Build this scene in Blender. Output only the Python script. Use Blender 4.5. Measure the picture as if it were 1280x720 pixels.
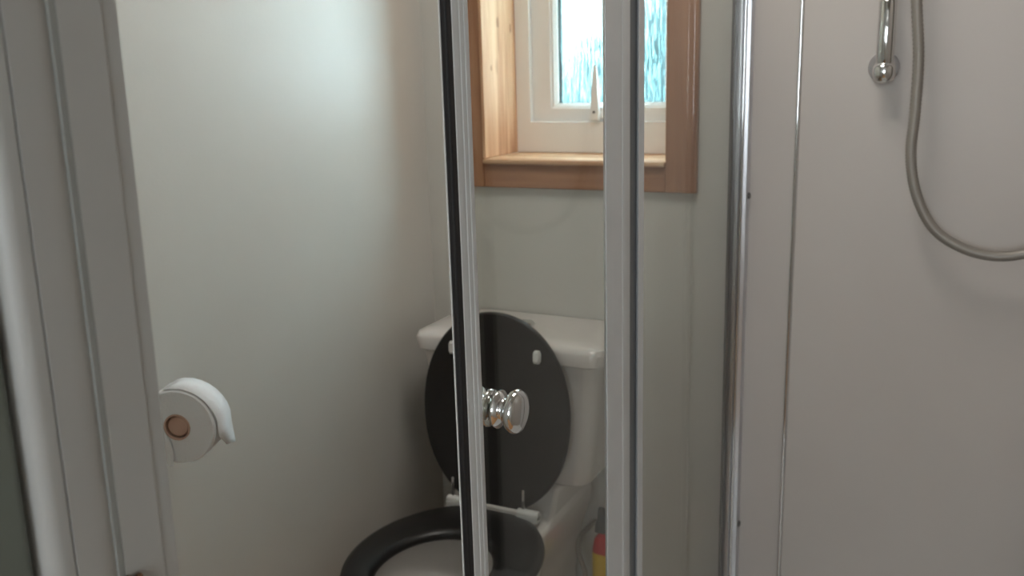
import bpy, bmesh, math, random
from mathutils import Vector, Matrix
random.seed(4)
S = bpy.context.scene
for o in list(bpy.data.objects): bpy.data.objects.remove(o)
C = S.collection
R = math.radians

# ------------------------------------------------------------------ camera
F_PX, PITCH, ROLL, YAW, CAM = 1155.0, R(13.2), R(1.65), R(26.5), Vector((0, 0, 1.33))
cam = bpy.data.objects.new('camera', bpy.data.cameras.new('camera')); C.objects.link(cam)
fw = Vector((-math.sin(YAW)*math.cos(PITCH), math.cos(YAW)*math.cos(PITCH), -math.sin(PITCH)))
r0 = Vector((math.cos(YAW), math.sin(YAW), 0)); u0 = r0.cross(fw)
rt = r0*math.cos(ROLL) - u0*math.sin(ROLL); up = u0*math.cos(ROLL) + r0*math.sin(ROLL)
cam.matrix_world = Matrix(((rt.x, up.x, -fw.x, CAM.x), (rt.y, up.y, -fw.y, CAM.y), (rt.z, up.z, -fw.z, CAM.z), (0, 0, 0, 1)))
cam.data.sensor_width = 36; cam.data.lens = 36*F_PX/1280; cam.data.clip_start = 0.02
cam.data.dof.use_dof = True; cam.data.dof.focus_distance = 0.95; cam.data.dof.aperture_fstop = 8.5
S.camera = cam

# ------------------------------------------------------------------ world and light
w = bpy.data.worlds.new('daylight'); S.world = w; w.use_nodes = True
bg = w.node_tree.nodes['Background']
bg.inputs['Color'].default_value = (0.88, 0.95, 1.0, 1); bg.inputs['Strength'].default_value = 14.5

def area(name, loc, rot, sx, sy, power, col, portal=False):
    l = bpy.data.lights.new(name, 'AREA'); l.shape = 'RECTANGLE'; l.size = sx; l.size_y = sy
    l.energy = power; l.color = col
    if portal: l.cycles.is_portal = True
    o = bpy.data.objects.new(name, l); o.location = loc; o.rotation_euler = rot; C.objects.link(o); return o
area('window_daylight_portal', (-0.76, 2.16, 1.52), (R(-90), 0, 0), 0.5, 0.75, 1, (1, 1, 1), True)
area('hall_window_daylight_portal', (0.10, -1.72, 1.42), (R(90), 0, 0), 0.64, 0.95, 1, (1, 1, 1), True)
area('bathroom_fill_lamp', (-0.42, 1.28, 2.13), (0, 0, 0), 0.42, 0.42, 7.6, (1.0, 0.945, 0.88))  # added lamp, unseen, to lift the bathroom's ambient light
S.view_settings.view_transform = 'Standard'; S.view_settings.look = 'None'
S.view_settings.gamma = 1; S.view_settings.exposure = 0.15

# ------------------------------------------------------------------ materials
def mat(name):
    m = bpy.data.materials.new(name); m.use_nodes = True; nt = m.node_tree
    return m, nt, nt.nodes['Principled BSDF']
def N(nt, t, **k):
    n = nt.nodes.new(t)
    for a, b in k.items():
        if a in n.inputs: n.inputs[a].default_value = b
        else: setattr(n, a, b)
    return n
def plain(name, col, rough=.5, metal=0, var=.06, scale=6, bump=.0, bscale=200, coat=0, spec=None):
    m, nt, b = mat(name); L = nt.links.new
    tc = N(nt, 'ShaderNodeTexCoord'); no = N(nt, 'ShaderNodeTexNoise', Scale=scale, Detail=4.0)
    L(tc.outputs['Object'], no.inputs['Vector'])
    rp = N(nt, 'ShaderNodeValToRGB')
    rp.color_ramp.elements[0].position = .3; rp.color_ramp.elements[1].position = .7
    rp.color_ramp.elements[0].color = (*[c*(1-var) for c in col], 1)
    rp.color_ramp.elements[1].color = (*[min(1, c*(1+var)) for c in col], 1)
    L(no.outputs['Fac'], rp.inputs['Fac']); L(rp.outputs['Color'], b.inputs['Base Color'])
    b.inputs['Roughness'].default_value = rough; b.inputs['Metallic'].default_value = metal
    if coat: b.inputs['Coat Weight'].default_value = coat; b.inputs['Coat Roughness'].default_value = .1
    if spec is not None: b.inputs['Specular IOR Level'].default_value = spec
    if bump:
        n2 = N(nt, 'ShaderNodeTexNoise', Scale=bscale, Detail=3.0); L(tc.outputs['Object'], n2.inputs['Vector'])
        bp = N(nt, 'ShaderNodeBump', Strength=bump, Distance=.002)
        L(n2.outputs['Fac'], bp.inputs['Height']); L(bp.outputs['Normal'], b.inputs['Normal'])
    return m
M_wall = plain('cream_wall_paint', (.655, .64, .60), .42, var=.02, bump=.08, bscale=140)
M_ceil = plain('ceiling_paint', (.75, .73, .69), .7, var=.02)
M_lam = plain('shower_wall_laminate', (.535, .495, .465), .42, var=.03, scale=3, bump=.03, bscale=60)
M_lamg = plain('polished_edge_bead', (.52, .49, .47), .10, var=.01, spec=1.0)
M_gloss = plain('painted_woodwork', (.45, .445, .425), .4, var=.03, scale=4, bump=.05, bscale=60)
M_upvc = plain('white_upvc', (.88, .88, .88), .22, var=.01)
M_cer = plain('white_ceramic', (.74, .70, .67), .13, var=.01, coat=.5)
M_blk = plain('black_seat_lacquer', (.009, .008, .008), .38, var=.1, scale=40)
M_rub = plain('black_rubber_seal', (.010, .009, .010), .55)
M_chr = plain('chrome', (.72, .72, .72), .07, 1, var=.01)
M_alu = plain('satin_aluminium', (.62, .63, .66), .30, 1, var=.04, scale=12)
M_aluw = plain('anodised_profile', (.76, .785, .80), .34, .15, var=.03, scale=12)
M_gry = plain('dark_grey_plastic', (.10, .10, .10), .4)
M_hose = plain('shower_hose_metal', (.30, .275, .245), .45, .3, var=.05)
M_pap = plain('tissue_paper', (.86, .88, .90), .95, var=.02, bump=.5, bscale=250)
M_card = plain('cardboard_core', (.62, .42, .33), .9)
M_yel = plain('yellow_plastic', (.74, .50, .02), .35)
M_red = plain('red_plastic', (.55, .03, .03), .35)
M_clip = plain('white_plastic', (.72, .72, .70), .4)
M_brass = plain('tarnished_brass', (.16, .09, .05), .35, .8, var=.3, scale=60)
M_gask = plain('grey_gasket', (.20, .21, .22), .5)
M_tray = plain('shower_tray_white', (.7, .69, .67), .25)
M_hedge = plain('hedge_leaves', (.012, .045, .055), .6, var=.25, scale=9)

def pine(name, axis='Z', dark=(.55, .29, .16), light=(.83, .56, .34), knots=()):
    m, nt, b = mat(name); L = nt.links.new
    tc = N(nt, 'ShaderNodeTexCoord'); mp = N(nt, 'ShaderNodeMapping')
    sc = {'Z': (26, 26, 1.6), 'X': (1.6, 26, 26), 'Y': (26, 1.6, 26)}[axis]
    mp.inputs['Scale'].default_value = sc
    L(tc.outputs['Object'], mp.inputs['Vector'])
    no = N(nt, 'ShaderNodeTexNoise', Scale=1.3, Detail=6.0, Distortion=.8); L(mp.outputs['Vector'], no.inputs['Vector'])
    rp = N(nt, 'ShaderNodeValToRGB'); e = rp.color_ramp.elements
    e[0].position = .35; e[1].position = .62; e[0].color = (*dark, 1); e[1].color = (*light, 1)
    L(no.outputs['Fac'], rp.inputs['Fac'])
    # knots
    mk = N(nt, 'ShaderNodeMapping')
    mk.inputs['Scale'].default_value = {'Z': (11, 11, 5), 'X': (5, 11, 11), 'Y': (11, 5, 11)}[axis]
    L(tc.outputs['Object'], mk.inputs['Vector'])
    vo = N(nt, 'ShaderNodeTexVoronoi', Scale=1.0); L(mk.outputs['Vector'], vo.inputs['Vector'])
    r2 = N(nt, 'ShaderNodeValToRGB'); q = r2.color_ramp.elements
    q[0].position = .06; q[1].position = .17; q[0].color = (.42, .30, .22, 1); q[1].color = (1, 1, 1, 1)
    L(vo.outputs['Distance'], r2.inputs['Fac'])
    mx = N(nt, 'ShaderNodeMix', data_type='RGBA', blend_type='MULTIPLY'); mx.inputs[0].default_value = 1
    L(rp.outputs['Color'], mx.inputs[6]); L(r2.outputs['Color'], mx.inputs[7]); last = mx.outputs[2]
    for ky, kz, ry, rz in knots:                        # single knots of the board at their own place
        m3 = N(nt, 'ShaderNodeMapping'); m3.inputs['Location'].default_value = (0, -ky/ry, -kz/rz); m3.inputs['Scale'].default_value = (0, 1/ry, 1/rz)
        L(tc.outputs['Object'], m3.inputs['Vector'])
        ln = N(nt, 'ShaderNodeVectorMath', operation='LENGTH'); L(m3.outputs['Vector'], ln.inputs[0])
        r3 = N(nt, 'ShaderNodeValToRGB'); w3 = r3.color_ramp.elements
        w3[0].position = .35; w3[0].color = (.62, .50, .40, 1); w3[1].position = 1; w3[1].color = (1, 1, 1, 1)
        e3 = w3.new(.75); e3.color = (.42, .30, .22, 1)
        L(ln.outputs['Value'], r3.inputs['Fac'])
        m4 = N(nt, 'ShaderNodeMix', data_type='RGBA', blend_type='MULTIPLY'); m4.inputs[0].default_value = 1
        L(last, m4.inputs[6]); L(r3.outputs['Color'], m4.inputs[7]); last = m4.outputs[2]
    L(last, b.inputs['Base Color'])
    b.inputs['Roughness'].default_value = .6
    bp = N(nt, 'ShaderNodeBump', Strength=.15, Distance=.001); L(no.outputs['Fac'], bp.inputs['Height']); L(bp.outputs['Normal'], b.inputs['Normal'])
    return m
KNOTS = ((1.931, 1.438, .0065, .013), (1.931, 1.400, .002, .034), (1.995, 1.427, .004, .012), (1.893, 1.338, .004, .007))
P_Z = pine('pine_vertical', 'Z', (.60, .31, .17), (.86, .54, .34), KNOTS); P_X = pine('pine_horizontal', 'X'); P_F = pine('pine_floor', 'Y', (.50, .24, .09), (.70, .38, .17))
P_TZ = pine('shaded_pine_vertical', 'Z', (.33, .15, .08), (.46, .23, .125)); P_TX = pine('shaded_pine_horizontal', 'X', (.33, .15, .08), (.46, .23, .125))  # same pine darkened: dimness of the room-facing trim put into the colour

def glass(name, tint, refl=1.0):
    m = bpy.data.materials.new(name); m.use_nodes = True; nt = m.node_tree; nt.nodes.clear(); L = nt.links.new
    out = N(nt, 'ShaderNodeOutputMaterial'); tr = N(nt, 'ShaderNodeBsdfTransparent', Color=(*tint, 1))
    gl = N(nt, 'ShaderNodeBsdfGlossy', Roughness=.02); gl.inputs['Color'].default_value = (refl, refl, refl, 1)
    fr = N(nt, 'ShaderNodeFresnel', IOR=1.36); mx = N(nt, 'ShaderNodeMixShader')
    ge = N(nt, 'ShaderNodeNewGeometry'); mr = N(nt, 'ShaderNodeMapRange'); mr.inputs[3].default_value = 1.36; mr.inputs[4].default_value = 1/1.36
    L(ge.outputs['Backfacing'], mr.inputs[0]); L(mr.outputs[0], fr.inputs['IOR'])      # same reflectance on both faces of the sheet
    L(fr.outputs[0], mx.inputs[0]); L(tr.outputs[0], mx.inputs[1]); L(gl.outputs[0], mx.inputs[2]); L(mx.outputs[0], out.inputs[0])
    return m
M_glass = glass('shower_glass', (.955, .965, .95), .55)

def rain_glass():
    m = bpy.data.materials.new('rain_patterned_glass'); m.use_nodes = True; nt = m.node_tree; nt.nodes.clear(); L = nt.links.new
    out = N(nt, 'ShaderNodeOutputMaterial'); tc = N(nt, 'ShaderNodeTexCoord')
    mp = N(nt, 'ShaderNodeMapping'); mp.inputs['Scale'].default_value = (1, 1, .09); L(tc.outputs['Object'], mp.inputs['Vector'])
    no = N(nt, 'ShaderNodeTexNoise', Scale=240.0, Detail=2.0, Distortion=.3); L(mp.outputs['Vector'], no.inputs['Vector'])
    dr = N(nt, 'ShaderNodeTexVoronoi', Scale=120.0); L(tc.outputs['Object'], dr.inputs['Vector'])
    dv = N(nt, 'ShaderNodeMapRange'); dv.inputs[1].default_value = 0; dv.inputs[2].default_value = .28; dv.inputs[3].default_value = .45; dv.inputs[4].default_value = 0
    L(dr.outputs['Distance'], dv.inputs[0])
    st = N(nt, 'ShaderNodeMapRange'); st.inputs[1].default_value = .50; st.inputs[2].default_value = .66; st.inputs[3].default_value = .0; st.inputs[4].default_value = .75
    L(no.outputs['Fac'], st.inputs[0])
    ad = N(nt, 'ShaderNodeMath', operation='MAXIMUM'); L(st.outputs[0], ad.inputs[0]); L(dv.outputs[0], ad.inputs[1])
    bp = N(nt, 'ShaderNodeBump', Strength=.6, Distance=.002); L(ad.outputs[0], bp.inputs['Height'])
    t0 = N(nt, 'ShaderNodeBsdfTransparent', Color=(.86, .97, .98, 1)); rf = N(nt, 'ShaderNodeBsdfRefraction', Color=(.90, .98, .99, 1), Roughness=.30, IOR=1.12)
    L(bp.outputs['Normal'], rf.inputs['Normal']); tr = N(nt, 'ShaderNodeMixShader'); tr.inputs[0].default_value = .75
    L(t0.outputs[0], tr.inputs[1]); L(rf.outputs[0], tr.inputs[2])
    tl = N(nt, 'ShaderNodeBsdfTranslucent', Color=(.34, .66, .74, 1)); L(bp.outputs['Normal'], tl.inputs['Normal'])
    mx = N(nt, 'ShaderNodeMixShader'); L(ad.outputs[0], mx.inputs[0]); L(tr.outputs[0], mx.inputs[1]); L(tl.outputs[0], mx.inputs[2])
    L(mx.outputs[0], out.inputs[0]); return m
M_rain = rain_glass()

# ------------------------------------------------------------------ helpers
def box(bm, a, b):
    x0, x1 = sorted((a[0], b[0])); y0, y1 = sorted((a[1], b[1])); z0, z1 = sorted((a[2], b[2]))
    v = [bm.verts.new(p) for p in ((x0,y0,z0),(x1,y0,z0),(x1,y1,z0),(x0,y1,z0),(x0,y0,z1),(x1,y0,z1),(x1,y1,z1),(x0,y1,z1))]
    for f in ((3,2,1,0),(4,5,6,7),(0,1,5,4),(1,2,6,5),(2,3,7,6),(3,0,4,7)): bm.faces.new([v[i] for i in f])
def prism(bm, pts, z0, z1, axis='Z'):
    def P(a, b, t): return {'Z': (a, b, t), 'X': (t, a, b), 'Y': (a, t, b)}[axis]
    lo = [bm.verts.new(P(a, b, z0)) for a, b in pts]; hi = [bm.verts.new(P(a, b, z1)) for a, b in pts]
    n = len(pts)
    bm.faces.new(lo[::-1]); bm.faces.new(hi)
    for i in range(n): bm.faces.new((lo[i], lo[(i+1) % n], hi[(i+1) % n], hi[i]))
def lathe(bm, prof, axis, origin, seg=32):
    ax = Vector(axis).normalized(); t = Vector((0, 0, 1)) if abs(ax.z) < .9 else Vector((1, 0, 0))
    e1 = ax.cross(t).normalized(); e2 = ax.cross(e1); o = Vector(origin); rings = []
    for r, h in prof:
        if r < 1e-6: rings.append([bm.verts.new(o + ax*h)])
        else: rings.append([bm.verts.new(o + ax*h + (e1*math.cos(k*2*math.pi/seg) + e2*math.sin(k*2*math.pi/seg))*r) for k in range(seg)])
    for a, b in zip(rings, rings[1:]):
        for k in range(seg):
            k2 = (k+1) % seg
            if len(a) == 1 and len(b) == 1: continue
            if len(a) == 1: bm.faces.new((a[0], b[k2], b[k]))
            elif len(b) == 1: bm.faces.new((a[k], a[k2], b[0]))
            else: bm.faces.new((a[k], a[k2], b[k2], b[k]))
def loft(bm, rings, cap0=True, cap1=True):
    R_ = [[bm.verts.new(p) for p in r] for r in rings]
    for a, b in zip(R_, R_[1:]):
        n = len(a)
        for k in range(n): bm.faces.new((a[k], a[(k+1) % n], b[(k+1) % n], b[k]))
    if cap0: bm.faces.new(R_[0][::-1])
    if cap1: bm.faces.new(R_[-1])
def tube(bm, pts, rad, seg=12, rib=0):
    pts = [Vector(p) for p in pts]; rings = []; pn = Vector((0, 1, 0.01))
    for i, p in enumerate(pts):
        t = (pts[min(i+1, len(pts)-1)] - pts[max(i-1, 0)]).normalized()
        e1 = t.cross(pn).normalized(); e2 = t.cross(e1)
        r = rad*(1 - rib*(i % 2))
        rings.append([p + (e1*math.cos(k*2*math.pi/seg) + e2*math.sin(k*2*math.pi/seg))*r for k in range(seg)])
    loft(bm, rings)
def spline(cp, n):
    out = []; cp = [Vector(c) for c in cp]; P = [cp[0]*2-cp[1]] + cp + [cp[-1]*2-cp[-2]]
    for i in range(1, len(P)-2):
        for k in range(n):
            t = k/n; a, b, c, d = P[i-1:i+3]
            out.append(.5*((2*b) + (-a+c)*t + (2*a-5*b+4*c-d)*t*t + (-a+3*b-3*c+d)*t**3))
    return out + [cp[-1]]
def obj(name, bm, m, parent=None, bev=0, smooth=False, seg=2, sub=0):
    bmesh.ops.recalc_face_normals(bm, faces=bm.faces)
    me = bpy.data.meshes.new(name); bm.to_mesh(me); bm.free(); me.materials.append(m)
    o = bpy.data.objects.new(name, me); C.objects.link(o)
    if parent: o.parent = parent; o.matrix_parent_inverse = Matrix.Translation(-parent.location) if parent.type == 'EMPTY' else Matrix.Identity(4)
    if smooth or bev:
        for p in me.polygons: p.use_smooth = True
    if bev:
        md = o.modifiers.new('bevel', 'BEVEL'); md.width = bev; md.segments = seg; md.limit_method = 'ANGLE'; md.angle_limit = R(35); md.harden_normals = True
    elif smooth == 'auto':
        md = o.modifiers.new('edges', 'EDGE_SPLIT'); md.split_angle = R(38)
    if sub:
        md = o.modifiers.new('sub', 'SUBSURF'); md.levels = md.render_levels = sub
    return o
def bx(name, a, b, m, parent=None, bev=.0015):
    bm = bmesh.new(); box(bm, a, b); return obj(name, bm, m, parent, bev)
def struct(o): o['kind'] = 'structure'; return o
def thing(name, label, cat, loc, group=None):
    o = bpy.data.objects.new(name, None); o.location = loc; o.empty_display_size = .05; C.objects.link(o)
    o['label'] = label; o['category'] = cat
    if group: o['group'] = group
    return o
def setting(name, loc):
    o = bpy.data.objects.new(name, None); o.location = loc; C.objects.link(o); o['kind'] = 'structure'; return o

# ------------------------------------------------------------------ room shell
XL, YB, XR, ZC = -1.145, 1.87, 0.52, 2.16
OXL, OXR, OZ0, OZ1 = -0.98, -0.566, 1.14, 1.90          # window opening (clear, inside boards)
T = .022                                                # reveal board thickness
struct(bx('floor', (XL-.1, -1.7, -.06), (XR+.1, YB+.1, 0), P_F, bev=0))
struct(bx('ceiling', (XL-.1, -1.7, ZC), (XR+.1, YB+.36, ZC+.06), M_ceil, bev=0))
struct(bx('wall_left', (XL-.1, -1.7, 0), (XL, YB+.3, ZC), M_wall, bev=0))
struct(bx('wall_right', (XR, -1.7, 0), (XR+.1, YB+.3, ZC), M_wall, bev=0))
WX0, WX1, WZ0, WZ1 = -.20, .40, .97, 1.87              # hall window behind the camera
bm = bmesh.new()
box(bm, (XL, -1.7, 0), (WX0, -1.6, ZC)); box(bm, (WX1, -1.7, 0), (XR, -1.6, ZC)); box(bm, (WX0, -1.7, 0), (WX1, -1.6, WZ0)); box(bm, (WX0, -1.7, WZ1), (WX1, -1.6, ZC))
struct(obj('wall_rear', bm, M_wall))
w2 = setting('window_2', (.1, -1.65, WZ0))
bm = bmesh.new()
for a, b in (((WX0, WZ0), (WX0+.05, WZ1)), ((WX1-.05, WZ0), (WX1, WZ1)), ((WX0+.05, WZ0), (WX1-.05, WZ0+.05)), ((WX0+.05, WZ1-.05), (WX1-.05, WZ1)), ((.075, WZ0+.05), (.125, WZ1-.05))):
    box(bm, (a[0], -1.69, a[1]), (b[0], -1.63, b[1]))
obj('frame', bm, M_upvc, w2)
bm = bmesh.new()
box(bm, (XL, YB, 0), (OXL-T, YB+.2, ZC)); box(bm, (OXR+T, YB, 0), (XR, YB+.2, ZC))
box(bm, (OXL-T, YB, 0), (OXR+T, YB+.2, OZ0-T)); box(bm, (OXL-T, YB, OZ1+T), (OXR+T, YB+.2, ZC))
struct(obj('wall_back', bm, M_wall))
# doorway wall between hall and bathroom (y .30 - .37)
DX0, DX1 = -.42, .40
bm = bmesh.new()
box(bm, (XL, .285, 0), (DX0-.03, .355, ZC)); box(bm, (DX1+.03, .285, 0), (XR, .355, ZC)); box(bm, (DX0-.03, .285, 2.03), (DX1+.03, .355, ZC))
struct(obj('wall_front', bm, M_wall))

# door frame: lining with a proud stop, thin gap, rounded casing towards the hall
d = setting('door_1', (DX0, .33, 0))
bm = bmesh.new()
prism(bm, [(DX0-.028, .3035), (DX0-.0012, .3035), (DX0-.0010, .316), (DX0-.0012, .322), (DX0-.0020, .3265), (DX0-.0032, .3300), (DX0-.0046, .3324), (DX0-.0052, .3335), (DX0-.0052, .355), (DX0-.008, .372), (DX0-.028, .372)], 0, 2.0)
obj('lining', bm, M_gloss, d, smooth='auto')
bm = bmesh.new()                                        # proud stop strip seen as the right hand band
prism(bm, [(DX0-.0075, .3334), (DX0-.0010, .3334), (DX0-.0005, .3605), (DX0-.0013, .3615), (DX0-.0013, .3715), (DX0-.0075, .3715)], 0, 2.0)
obj('door_stop', bm, M_gloss, d)
bx('jamb_shade_strip', (DX0-.0075, .3288, 0), (DX0-.0011, .3333, 2.0), plain('grey_jamb_shade', (.30, .305, .285), .8), d, .0004)  # dark strip standing in for the shadow beside the stop
bm = bmesh.new()                                        # rounded casing, separated from the lining by a fine joint
pr = [(DX0-.03, .3022), (DX0-.03, .288)]
for k in range(9):
    a = R(90*k/8); pr.append((DX0-.0135 + .012*math.sin(a), .297 - .009*math.cos(a)))
pr.append((DX0-.0015, .3022))
prism(bm, pr, 0, 2.05); obj('casing', bm, M_gloss, d, smooth='auto')
bx('gap_filler', (DX0-.02, .3021, 0), (DX0-.004, .3036, 2.0), M_gry, d, 0)
bx('head_lining', (DX0-.008, .300, 2.0), (DX1+.008, .372, 2.02), M_gloss, d)
bx('right_lining', (DX1+.008, .300, 0), (DX1+.028, .372, 2.0), M_gloss, d)
k = bmesh.new(); box(k, (DX0-.001, .3315, .985), (DX0+.0015, .3425, 1.0490)); box(k, (DX0, .3305, 1.040), (DX0+.0035, .3335, 1.0525)); box(k, (DX0, .3380, 1.040), (DX0+.0035, .3415, 1.0500))
kp = obj('latch_keep', k, M_brass, d, .0005); kp['label'] = 'small dark brown metal latch keep'
# open door leaf folded back in the hall, its shade put into the colour
dl = bx('door_leaf', (DX0-.052, -.50, .01), (DX0-.008, .285, 1.99), plain('shaded_door_leaf', (.17, .19, .165), .5), d, .006)

d.rotation_euler.x = R(-.75); d.location.y += 1.03*math.tan(R(-.75))*1.0; d.location.y -= .0012

# pine architrave round the window
struct(bx('trim_1', (OXL-.070, YB-.014, OZ0-.065), (OXL-.008, YB, OZ1+.07), P_TZ, bev=.003))
struct(bx('trim_2', (OXR+.002, YB-.014, OZ0-.065), (OXR+.068, YB, OZ1+.07), P_TZ, bev=.003))
struct(bx('trim_3', (OXL-.008, YB-.0135, OZ0-.065), (OXR+.002, YB, OZ0-.004), P_TX, bev=.003))
struct(bx('trim_4', (OXL-.008, YB-.0135, OZ1+.008), (OXR+.002, YB, OZ1+.07), P_TX, bev=.003))

# window: reveal boards, sill, frame, sash, bead, gasket, patterned pane, stay handle
wn = setting('window_1', (-.773, 2.0, OZ0))
bx('reveal_board', (OXL-T+.014, YB-.018, OZ0), (OXL, 2.075, OZ1), P_Z, wn, .0025)
bx('reveal_board', (OXR, YB-.010, OZ0), (OXR+T-.014, 2.075, OZ1), P_Z, wn, .0025)
bx('reveal_board', (OXL, YB-.018, OZ1), (OXR, 2.075, OZ1+T-.014), P_X, wn, .0025)
bx('sill_board', (OXL-.006, YB-.026, OZ0-.012), (OXR+.004, 2.075, OZ0), P_X, wn, .005)
FY = 2.017
def framebox(name, x0, x1, z0, z1, l, r, b, t, y0, y1, m, par, bev=.002, slope=0):
    """rectangular frame; slope chamfers the inner front edge"""
    bm = bmesh.new()
    O = [(x0, z0), (x1, z0), (x1, z1), (x0, z1)]; I = [(x0+l, z0+b), (x1-r, z0+b), (x1-r, z1-t), (x0+l, z1-t)]
    J = [(I[0][0]-slope, I[0][1]-slope), (I[1][0]+slope, I[1][1]-slope), (I[2][0]+slope, I[2][1]+slope), (I[3][0]-slope, I[3][1]+slope)]
    lay = [(O, y1), (O, y0), (J, y0)] + ([(I, y0+slope)] if slope else []) + [(I, y1)]
    V = [[bm.verts.new((a, y, c)) for a, c in P] for P, y in lay]
    V.append(V[0])
    for A, B in zip(V, V[1:]):
        for k in range(4): bm.faces.new((A[k], A[(k+1) % 4], B[(k+1) % 4], B[k]))
    return obj(name, bm, m, par, bev)
framebox('outer_frame', OXL, OXR, OZ0, OZ1, .037, .020, .072, .05, FY, 2.085, M_upvc, wn)
sash = framebox('sash', OXL+.026, OXR-.008, OZ0+.055, OZ1-.04, .0625, .045, .052, .05, FY+.016, 2.08, M_upvc, wn, .0015, .006)
gx0, gx1, gz0, gz1 = OXL+.0885, OXR-.053, OZ0+.107, OZ1-.09
framebox('glazing_bead', gx0-.004, gx1+.004, gz0-.004, gz1+.004, .013, .008, .010, .01, FY+.019, 2.062, M_upvc, sash, .001, .008)
framebox('gasket', gx0+.007, gx1-.003, gz0+.003, gz1-.003, .009, .004, .005, .005, FY+.036, 2.062, M_gask, sash, 0)
bm = bmesh.new(); box(bm, (gx0, 2.050, gz0), (gx1, 2.054, gz1)); obj('glass_pane', bm, M_rain, sash)
bm = bmesh.new()
prism(bm, [(-.793, 1.218), (-.763, 1.218), (-.763, 1.246), (-.793, 1.246)], FY+.004, FY+.016, 'Y'); obj('handle_base', bm, M_upvc, sash, .003)
bm = bmesh.new()
loft(bm, [[(-.778+a*sx, FY-.004+b*sy, z) for a, b in ((-1,-1),(1,-1),(1,1),(-1,1))] for z, sx, sy in ((1.214,.009,.006),(1.235,.011,.008),(1.26,.009,.006),(1.31,.0065,.005),(1.338,.0035,.003))])
obj('handle', bm, M_upvc, sash, .002)
bm = bmesh.new(); lathe(bm, [(0, -.0), (.0032, 0), (.0032, .002), (0, .0022)], (0, -1, 0), (-.778, FY-.0115, 1.234), 12); obj('handle_screw', bm, M_gry, sash)

# skirtings and pipe boxing
struct(bx('baseboard_left', (XL, .36, 0), (XL+.014, YB, .09), M_gloss))
struct(bx('trim_5', (XL+.014, YB-.16, 0), (-.47, YB, .12), M_wall, bev=.003))

# hedge and lawn outside the window
struct(bx('ground', (-6, 2.1, -.5), (5, 12, -.4), plain('lawn', (.10, .16, .06), .9), bev=0))
hd = thing('hedge', 'blue-green conifer hedge outside behind the rain-patterned window glass', 'hedge', (-1.9, 4.6, -.4))
bm = bmesh.new()
for i in range(16000):
    u = random.random()
    x = -5.2 + 5.0*u; top = max(1.2, min(2.6, 1.58 + .85*(x+1.9)))
    z = -.4 + (top+.4)*random.random()**.8; y = 4.6 + random.uniform(-.25, .25)
    a = random.uniform(0, 6.28); s = random.uniform(.02, .05)
    dv = Vector((math.cos(a)*.7, random.uniform(-.5, .5), abs(math.sin(a))+.3)).normalized()*s; sd = dv.cross(Vector((random.uniform(-1, 1), 1, random.uniform(-1, 1)))).normalized()*s*.4
    p = Vector((x, y, z)); vs = [bm.verts.new(q) for q in (p-dv, p+sd, p+dv, p-sd)]; bm.faces.new(vs)
fo = obj('foliage', bm, M_hedge, hd); fo['kind'] = 'stuff'
bm = bmesh.new()
prism(bm, [(-5.2, -.4), (-.2, -.4), (-.2, 2.5), (-.6, 2.4), (-2.3, 1.1), (-5.2, 1.1)], 4.5, 4.7, 'Y'); obj('inner_growth', bm, M_hedge, hd)

# ------------------------------------------------------------------ shower
XG = -.408
bm = bmesh.new(); box(bm, (-.445, .66, 0), (XR-.004, YB-.004, .12))
tr_ = obj('shower_tray', bm, M_tray, None, .01); tr_['label'] = 'white shower tray under the glass enclosure'; tr_['category'] = 'shower tray'
# laminate wall panels on the shower side of the back wall and on the right wall
struct(bx('trim_6', (-.40, YB-.004, .12), (-.3065, YB, 2.10), M_lam, bev=0))
struct(bx('trim_7', (-.3005, YB-.012, .12), (XR-.008, YB, 2.10), M_lam, bev=.003))
struct(bx('trim_8', (XR-.008, .60, .12), (XR, YB-.012, 2.10), M_lam, bev=.001))
bm = bmesh.new(); lathe(bm, [(0, 0), (.0035, 0), (.0035, 1.98), (0, 1.98)], (0, 0, 1), (-.3035, YB-.012, .12), 20)
struct(obj('trim_9', bm, M_chr, None, smooth='auto'))
# fixed side screen
fs = thing('fixed_shower_screen', 'fixed clear glass shower side screen fastened to back wall by slim upright profile', 'shower screen', (XG, 1.5, .12))
bm = bmesh.new()
prism(bm, [(XG-.014, YB-.001), (XG-.014, YB-.030), (XG-.004, YB-.033), (XG-.004, YB-.052), (XG+.004, YB-.052), (XG+.004, YB-.033), (XG+.016, YB-.030), (XG+.016, YB-.001)], .13, 2.02)
obj('wall_profile', bm, M_alu, fs, .0015)
bx('profile_seal', (XG-.0185, YB-.045, .13), (XG-.0145, YB-.001, 2.02), M_gry, fs, .0005)
bx('bead', (XG+.004, YB-.044, .13), (XG+.009, YB-.034, 2.02), M_chr, fs, .002)
bm = bmesh.new(); box(bm, (XG-.003, 1.225, .14), (XG+.003, YB-.045, 2.01)); obj('glass_pane', bm, M_glass, fs)
bm = bmesh.new(); prism(bm, [(XG-.010, 1.230), (XG-.010, 1.2195), (XG-.001, 1.2195), (XG-.001, 1.212), (XG+.0045, 1.205), (XG+.0045, 1.230)], .13, 2.02)
obj('edge_profile', bm, M_aluw, fs, .0012)
bx('edge_seal', (XG-.006, 1.1705, .13), (XG-.001, 1.2193, 2.02), M_gask, fs, .0004)
for z in (.36, 1.075):
    bm = bmesh.new(); lathe(bm, [(0, 0), (.006, 0), (.007, .002), (.005, .005), (0, .006)], (1, 0, 0), (XG+.015, YB-.016, z), 14)
    obj('screw_cap', bm, M_gry, fs, smooth='auto')
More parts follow.
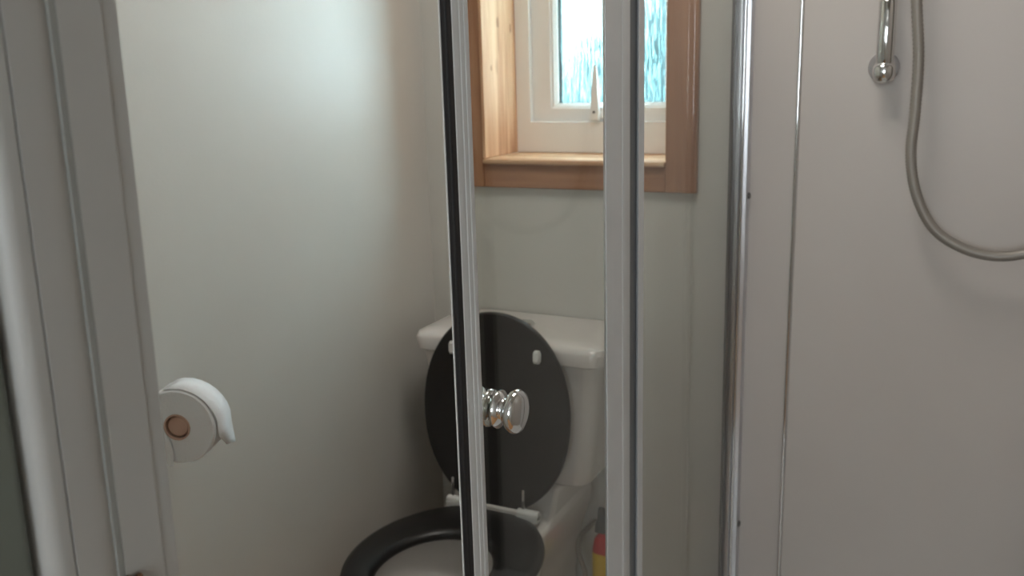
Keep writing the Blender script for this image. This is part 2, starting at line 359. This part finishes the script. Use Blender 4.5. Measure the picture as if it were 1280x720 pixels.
# rails
for nm, z0, z1, lab in (('shower_head_rail', 2.02, 2.06, 'aluminium head rail above the sliding glass door'), ('shower_bottom_rail', .121, .14, 'aluminium bottom rail on shower tray edge')):
    bm = bmesh.new(); box(bm, (XG-.026, .685, z0 if z0 > 1 else .121), (XG+.030, 1.84, z1 if z0 > 1 else .129)); o = obj(nm, bm, M_alu, None, .003); o['label'] = lab; o['category'] = 'rail'
# sliding door, nearest the camera
XD = XG
sd = thing('sliding_shower_door', 'sliding clear glass shower door with black edge seal and round chrome knob', 'shower door', (XD, .93, .13))
bm = bmesh.new(); box(bm, (XD-.0025, .7385, .135), (XD+.0025, 1.10, 2.01)); obj('glass_pane', bm, M_glass, sd)
bm = bmesh.new()
prism(bm, [(XD-.003, .7088), (XD+.004, .7088), (XD+.005, .7098), (XD+.005, .7185), (XD+.0042, .7192), (XD+.0042, .7218), (XD+.005, .7225), (XD+.005, .7275), (XD+.0042, .7282), (XD+.0042, .7300), (XD+.005, .7307), (XD+.005, .7375), (XD+.004, .7390), (XD-.003, .7390)], .13, 2.015)
obj('leading_profile', bm, M_aluw, sd, .0003)
bm = bmesh.new(); prism(bm, [(XD-.0015, .7005), (XD+.003, .7000), (XD+.0046, .7015), (XD+.0046, .7088), (XD-.0015, .7088)], .13, 2.015)
sl = obj('magnetic_seal', bm, M_rub, sd, .0004); sl['label'] = 'black rubber seal'
bx('seal_lip', (XD-.0030, .6995, .13), (XD-.0015, .7088, 2.015), M_clip, sd, .0003)
bm = bmesh.new()
prism(bm, [(XD-.002, 1.0875), (XD+.004, 1.0785), (XD+.005, 1.079), (XD+.005, 1.133), (XD+.0035, 1.1345), (XD+.0035, 1.1395), (XD+.005, 1.141), (XD+.005, 1.168), (XD+.004, 1.170), (XD-.002, 1.170)], .13, 2.015)
obj('trailing_profile', bm, M_aluw, sd, .0008)
kn = bmesh.new()
KY, KZ = .772, 1.002
prof = [(0, .003), (.0185, .003), (.0195, .006), (.0125, .009), (.0105, .013), (.014, .0165), (.0205, .019), (.0225, .0235), (.0205, .0285), (.0140, .0315), (.006, .0325), (0, .0327)]
lathe(kn, prof, (1, 0, 0), (XD, KY, KZ), 40); k1 = obj('inner_knob', kn, M_chr, sd, smooth=True); k1['label'] = 'round chrome knob'
kn = bmesh.new(); lathe(kn, prof, (-1, 0, 0), (XD, KY, KZ), 40); obj('outer_knob', kn, M_chr, sd, smooth=True)
# dark upright added only for its reflection in the door glass
o = bx('reflection_upright', (.157, YB-.034, .121), (.182, YB-.0125, 2.0), M_rub, None, .002)
o['label'] = 'added dark upright for its reflection, on shower wall right of the hose'; o['category'] = 'upright'

# riser rail with its foot bracket
rr = thing('shower_riser_rail', 'chrome shower riser rail ending in a round foot bracket on shower wall', 'shower rail', (-.155, YB-.06, 1.30))
RX, RY = -.150, YB-.055
bm = bmesh.new(); lathe(bm, [(0, 0), (.014, 0), (.015, .002), (.015, .113), (.014, .115), (0, .115)], (0, 0, 1), (RX, RY, 1.318), 28); obj('rail', bm, M_chr, rr, smooth='auto')
bm = bmesh.new(); lathe(bm, [(0, 0), (.0105, 0), (.0105, .6), (0, .6)], (0, 0, 1), (RX, RY, 1.433), 24); obj('upper_rail', bm, M_lam, rr, smooth='auto')
bm = bmesh.new(); lathe(bm, [(0, -.022), (.010, -.021), (.016, -.017), (.0195, -.008), (.0195, .006), (.016, .013), (0, .015)], (0, 0, 1), (RX, RY, 1.312), 28); obj('end_cap', bm, M_chr, rr, smooth=True)
bm = bmesh.new(); lathe(bm, [(0, 0), (.026, 0), (.027, .004), (.024, .012), (.016, .020), (.012, .024), (.010, .05)], (0, -1, 0), (RX-.004, YB-.012, 1.318), 32); obj('wall_rose', bm, M_alu, rr, smooth=True)
# hose
hp = [(-.118, 1.78, 1.72), (-.112, 1.79, 1.58), (-.104, 1.80, 1.437), (-.094, 1.80, 1.335), (-.0935, 1.80, 1.24), (-.0955, 1.80, 1.165), (-.082, 1.80, 1.095), (-.050, 1.80, 1.035), (-.004, 1.80, 1.003), (.045, 1.80, .990), (.09, 1.80, .995), (.14, 1.80, 1.018), (.18, 1.80, 1.06), (.195, 1.80, 1.12)]
bm = bmesh.new(); tube(bm, spline(hp, 26), .0098, 12, .14)
hz = thing('shower_hose', 'grey ribbed metal shower hose hanging in a loop on shower wall', 'shower hose', (0, 1.8, .99))
obj('hose', bm, M_hose, hz, smooth=True)
# mixer the hose comes from (just outside the frame)
mv = thing('shower_mixer', 'chrome shower mixer valve on the shower wall right of the hose loop', 'mixer valve', (.28, 1.83, 1.15))
bm = bmesh.new(); lathe(bm, [(0, 0), (.022, 0), (.024, .004), (.024, .17), (.022, .174), (0, .174)], (1, 0, 0), (.175, 1.80, 1.15), 28); obj('valve_body', bm, M_chr, mv, smooth='auto')
bm = bmesh.new(); lathe(bm, [(0, 0), (.02, 0), (.02, .05)], (0, -1, 0), (.27, YB-.012, 1.15), 24); obj('valve_fixing', bm, M_chr, mv, smooth='auto')

# ------------------------------------------------------------------ toilet
TX = -.853
to = thing('toilet', 'white close-coupled toilet with raised black seat lid below the window', 'toilet', (TX, 1.5, 0))
def ell(cx, cy, a, b, z, n=48, e=2.0, flat=None):
    out = []
    for k in range(n):
        t = 2*math.pi*k/n; c, s = math.cos(t), math.sin(t)
        x = a*math.copysign(abs(c)**(2/e), c); y = b*math.copysign(abs(s)**(2/e), s)
        if flat is not None and y > flat: y = flat
        out.append((cx+x, cy+y, z))
    return out
bm = bmesh.new()
outer = [(.115, .20, 1.50, 0, 2.6), (.105, .19, 1.50, .03, 2.6), (.095, .175, 1.50, .12, 2.4), (.11, .18, 1.46, .22, 2.2), (.155, .215, 1.40, .32, 2.1), (.178, .222, 1.385, .37, 2), (.182, .226, 1.385, .395, 2), (.178, .222, 1.385, .402, 2)]
inner = [(.13, .165, 1.36, .402, 2), (.125, .16, 1.36, .385, 2), (.115, .15, 1.355, .33, 2), (.075, .10, 1.36, .25, 2), (.05, .06, 1.37, .20, 2)]
loft(bm, [ell(TX, c, a, b, z, 56, e) for a, b, c, z, e in outer+inner])
obj('pan', bm, M_cer, to, smooth=True)
bm = bmesh.new()                                        # rear deck that carries the tank
loft(bm, [[(TX-a, y0, z), (TX+a, y0, z), (TX+a, 1.845, z), (TX-a, 1.845, z)] for a, y0, z in ((.085, 1.60, .0), (.085, 1.60, .18), (.105, 1.585, .30), (.128, 1.565, .37), (.128, 1.565, .404), (.122, 1.625, .412), (.120, 1.66, .462))])
obj('rear_deck', bm, M_cer, to, .014, seg=4)
bm = bmesh.new()
def rr_ring(x0, x1, y0, y1, z, r=.035, n=6):
    out = []
    for cx, cy, a0 in ((x1-r, y1-r, 0), (x0+r, y1-r, 90), (x0+r, y0+r, 180), (x1-r, y0+r, 270)):
        for k in range(n+1):
            a = R(a0+90*k/n); out.append((cx+r*math.cos(a), cy+r*math.sin(a), z))
    return out
CW = .205
loft(bm, [rr_ring(TX-w_, TX+w_, 1.672-f_, 1.862, z) for z, w_, f_ in ((.462, .160, -.012), (.468, .176, -.006), (.50, .184, -.002), (.62, .199, .002), (.745, .213, .006))])
obj('cistern', bm, M_cer, to, smooth='auto')
bm = bmesh.new()
loft(bm, [rr_ring(TX-w_, TX+w_, 1.655+q, 1.866, z, .03) for z, w_, q in ((.738, .212, .004), (.742, .221, .0), (.766, .223, -.002), (.776, .219, .003), (.782, .205, .014), (.785, .16, .04))])
obj('cistern_lid', bm, M_cer, to, smooth='auto')
bm = bmesh.new(); lathe(bm, [(0, 0), (.02, 0), (.022, .004), (.018, .009), (0, .010)], (0, 0, 1), (TX, 1.77, .784), 28); obj('flush_button', bm, M_chr, to, smooth='auto')
# seat ring
bm = bmesh.new()
def ringpts(cy, a, b, z, n=72): return [(TX+a*math.cos(2*math.pi*k/n), cy+b*math.sin(2*math.pi*k/n), z) for k in range(n)]
sec = [(1.385, .183, .2235, .406), (1.385, .187, .227, .412), (1.385, .184, .224, .421), (1.382, .172, .213, .426), (1.350, .122, .147, .426), (1.346, .110, .135, .421), (1.345, .106, .131, .412), (1.345, .109, .134, .406)]
rings = [ringpts(*s) for s in sec]; rings.append(rings[0])
V = [[bm.verts.new(p) for p in r] for r in rings[:-1]]; V.append(V[0])
for A, B in zip(V, V[1:]):
    for k in range(72): bm.faces.new((A[k], A[(k+1) % 72], B[(k+1) % 72], B[k]))
st = obj('seat', bm, M_blk, to, smooth=True); st['label'] = 'black toilet seat ring'
# raised lid: egg outline in a leaning plane
H0 = Vector((TX, 1.592, .432)); HV = Vector((0, .036, .415)).normalized(); HN = Vector((0, -HV.z, HV.y))
def lp(u, v, nrm): return H0 + Vector((u, 0, 0)) + HV*v + HN*nrm
def lidring(s, nrm, n=72):
    out = []
    for k in range(n):
        t = 2*math.pi*k/n; c, s_ = math.cos(t), math.sin(t)
        a = .171*s; b = (.214*s)
        out.append(lp(a*math.copysign(abs(c)**.96, c), .2+.004 + b*math.copysign(abs(s_)**.96, s_), nrm))
    return out
bm = bmesh.new(); loft(bm, [lidring(.95, -.017), lidring(.985, -.014), lidring(1, -.008), lidring(1, -.002), lidring(.985, .002), lidring(.9, .002), lidring(.88, .000)])
ld = obj('seat_lid', bm, M_blk, to, smooth='auto'); ld['label'] = 'black oval toilet lid standing up'
for u in (-.098, .098):
    bm = bmesh.new()
    loft(bm, [[lp(u+a*s*.008, .335+b*s*.0135, h) for a, b in ((-1, -.6), (-.6, -1), (.6, -1), (1, -.6), (1, .6), (.6, 1), (-.6, 1), (-1, .6))] for s, h in ((1, 0), (1, .006), (.7, .010))])
    obj('lid_buffer', bm, M_clip, ld, smooth='auto')
for u in (-.084, .084):
    bm = bmesh.new(); lathe(bm, [(0, 0), (.0085, 0), (.0095, .002), (.0095, .046), (.0085, .048), (0, .048)], (1, 0, 0), (TX+u-.024, 1.588, .432), 20)
    box(bm, (TX+u-.024, 1.578, .418), (TX+u+.024, 1.602, .430))
    hg = obj('hinge', bm, M_clip, to, smooth='auto')
    bm = bmesh.new(); loft(bm, [[lp(u-.012+a*.0035, .0+v, b) for a, b in ((-1, 0), (1, 0), (1, .006), (-1, .006))] for v in (0, .05)])
    obj('hinge_strap', bm, M_chr, hg, .0015)
bx('hinge_bar', (TX-.06, 1.584, .418), (TX+.06, 1.596, .436), M_cer, to, .004)

# supply pipe, cleaner bottle
bm = bmesh.new(); tube(bm, spline([(-.722, 1.853, .30), (-.738, 1.80, .285), (-.730, 1.765, .262), (-.712, 1.755, .225), (-.706, 1.75, .18), (-.708, 1.75, .127)], 14), .0065, 10, .12)
o = obj('supply_hose', bm, M_hose, None, smooth=True); o['label'] = 'thin grey flexible water hose curving behind the toilet'; o['category'] = 'hose'
bt = thing('cleaner_bottle', 'yellow cleaner bottle with red collar and grey nozzle beside the toilet', 'bottle', (-.668, 1.785, .12))
BX, BY = -.671, 1.785
def sq(rx, ry, z, n=32, e=3): return ell(BX, BY, rx, ry, z, n, e)
bm = bmesh.new(); loft(bm, [sq(.028, .020, .121), sq(.031, .023, .127), sq(.031, .023, .262), sq(.0305, .022, .268)]); obj('bottle_body', bm, M_yel, bt, smooth='auto')
bm = bmesh.new(); loft(bm, [sq(.0305, .0222, .268), sq(.030, .0218, .278), sq(.026, .019, .298), sq(.016, .014, .312), sq(.012, .012, .316)]); obj('collar', bm, M_red, bt, smooth='auto')
bm = bmesh.new(); loft(bm, [[(BX-.004+a*s+dx, BY+b*s, z) for a, b in ((-1,-1),(1,-1),(1,1),(-1,1))] for z, s, dx in ((.316, .015, -.004), (.335, .014, -.004), (.350, .010, -.004), (.372, .006, -.008))]); obj('nozzle', bm, M_gry, bt, .002)

# ------------------------------------------------------------------ toilet roll on the left wall
tr = thing('toilet_roll', 'white toilet roll with loose hanging sheet on left wall beside door frame', 'toilet roll', (XL+.07, 1.05, .80))
QR, QL = .060, .056
QA, QD = Vector((-1.056, .958, .815)), Vector((-.36, .933, 0)).normalized()      # centre of the near end; axis swings out from the wall
QE = Vector((QD.y, -QD.x, 0))                                                  # sideways, towards the room
bm = bmesh.new(); lathe(bm, [(.021, 0), (QR-.003, 0), (QR, .003), (QR, QL-.003), (QR-.003, QL), (.021, QL), (.021, 0)], QD, QA, 48); obj('paper', bm, M_pap, tr, smooth='auto')
bm = bmesh.new(); lathe(bm, [(.0185, -.001), (.0208, -.001), (.0208, QL+.001), (.0185, QL+.001), (.0185, -.001)], QD, QA, 32); obj('core', bm, M_card, tr, smooth='auto')
bm = bmesh.new(); n0 = []; n1 = []
for k in range(15):                                     # loose sheet: over the top and down the room side, corner torn
    if k < 9: a = R(105-k*12); u, z = (QR+.002+k*.0004)*math.cos(a), (QR+.002)*math.sin(a)
    else: u, z = QR+.004+(k-8)*.0006, -.003-(k-8)*.0055
    tear = max(0, k-10)*.005
    n0.append(bm.verts.new(QA+QD*(.002+tear)+QE*u+Vector((0, 0, z)))); n1.append(bm.verts.new(QA+QD*(QL-.003)+QE*u+Vector((0, 0, z-tear*.4))))
for k in range(14): bm.faces.new((n0[k], n0[k+1], n1[k+1], n1[k]))
o = obj('loose_sheet', bm, M_pap, tr, smooth=True); md = o.modifiers.new('t', 'SOLIDIFY'); md.thickness = .0012
hl = thing('roll_holder', 'white roll holder arm carrying the toilet roll on left wall', 'holder', (XL, 1.05, .80))
bm = bmesh.new(); lathe(bm, [(0, .003), (.015, .003), (.017, .006), (.017, QL+.018), (0, QL+.018)], QD, QA, 24); obj('spindle', bm, M_card, hl, smooth='auto')
bm = bmesh.new(); loft(bm, [[QA+QE*(u+a)+QD*(-.004+c)+Vector((0, 0, z)) for a, c in ((-w_, 0), (w_, 0), (w_, .001), (-w_, .001))] for u, z, w_ in ((-.026, .0, .004), (-.020, -.025, .009), (-.017, -.045, .009), (-.015, -.062, .004))]); obj('torn_sheet_end', bm, M_pap, tr, smooth='auto')
E1 = QA+QD*(QL+.014)
bm = bmesh.new(); prism(bm, [(XL, E1.y-.006), (E1.x+.01, E1.y-.006), (E1.x+.01, E1.y+.006), (XL, E1.y+.006)], QA.z-.022, QA.z); obj('arm', bm, M_clip, hl, .002)
bx('wall_plate', (XL, E1.y-.025, QA.z-.035), (XL+.005, E1.y+.025, QA.z+.02), M_clip, hl, .002)
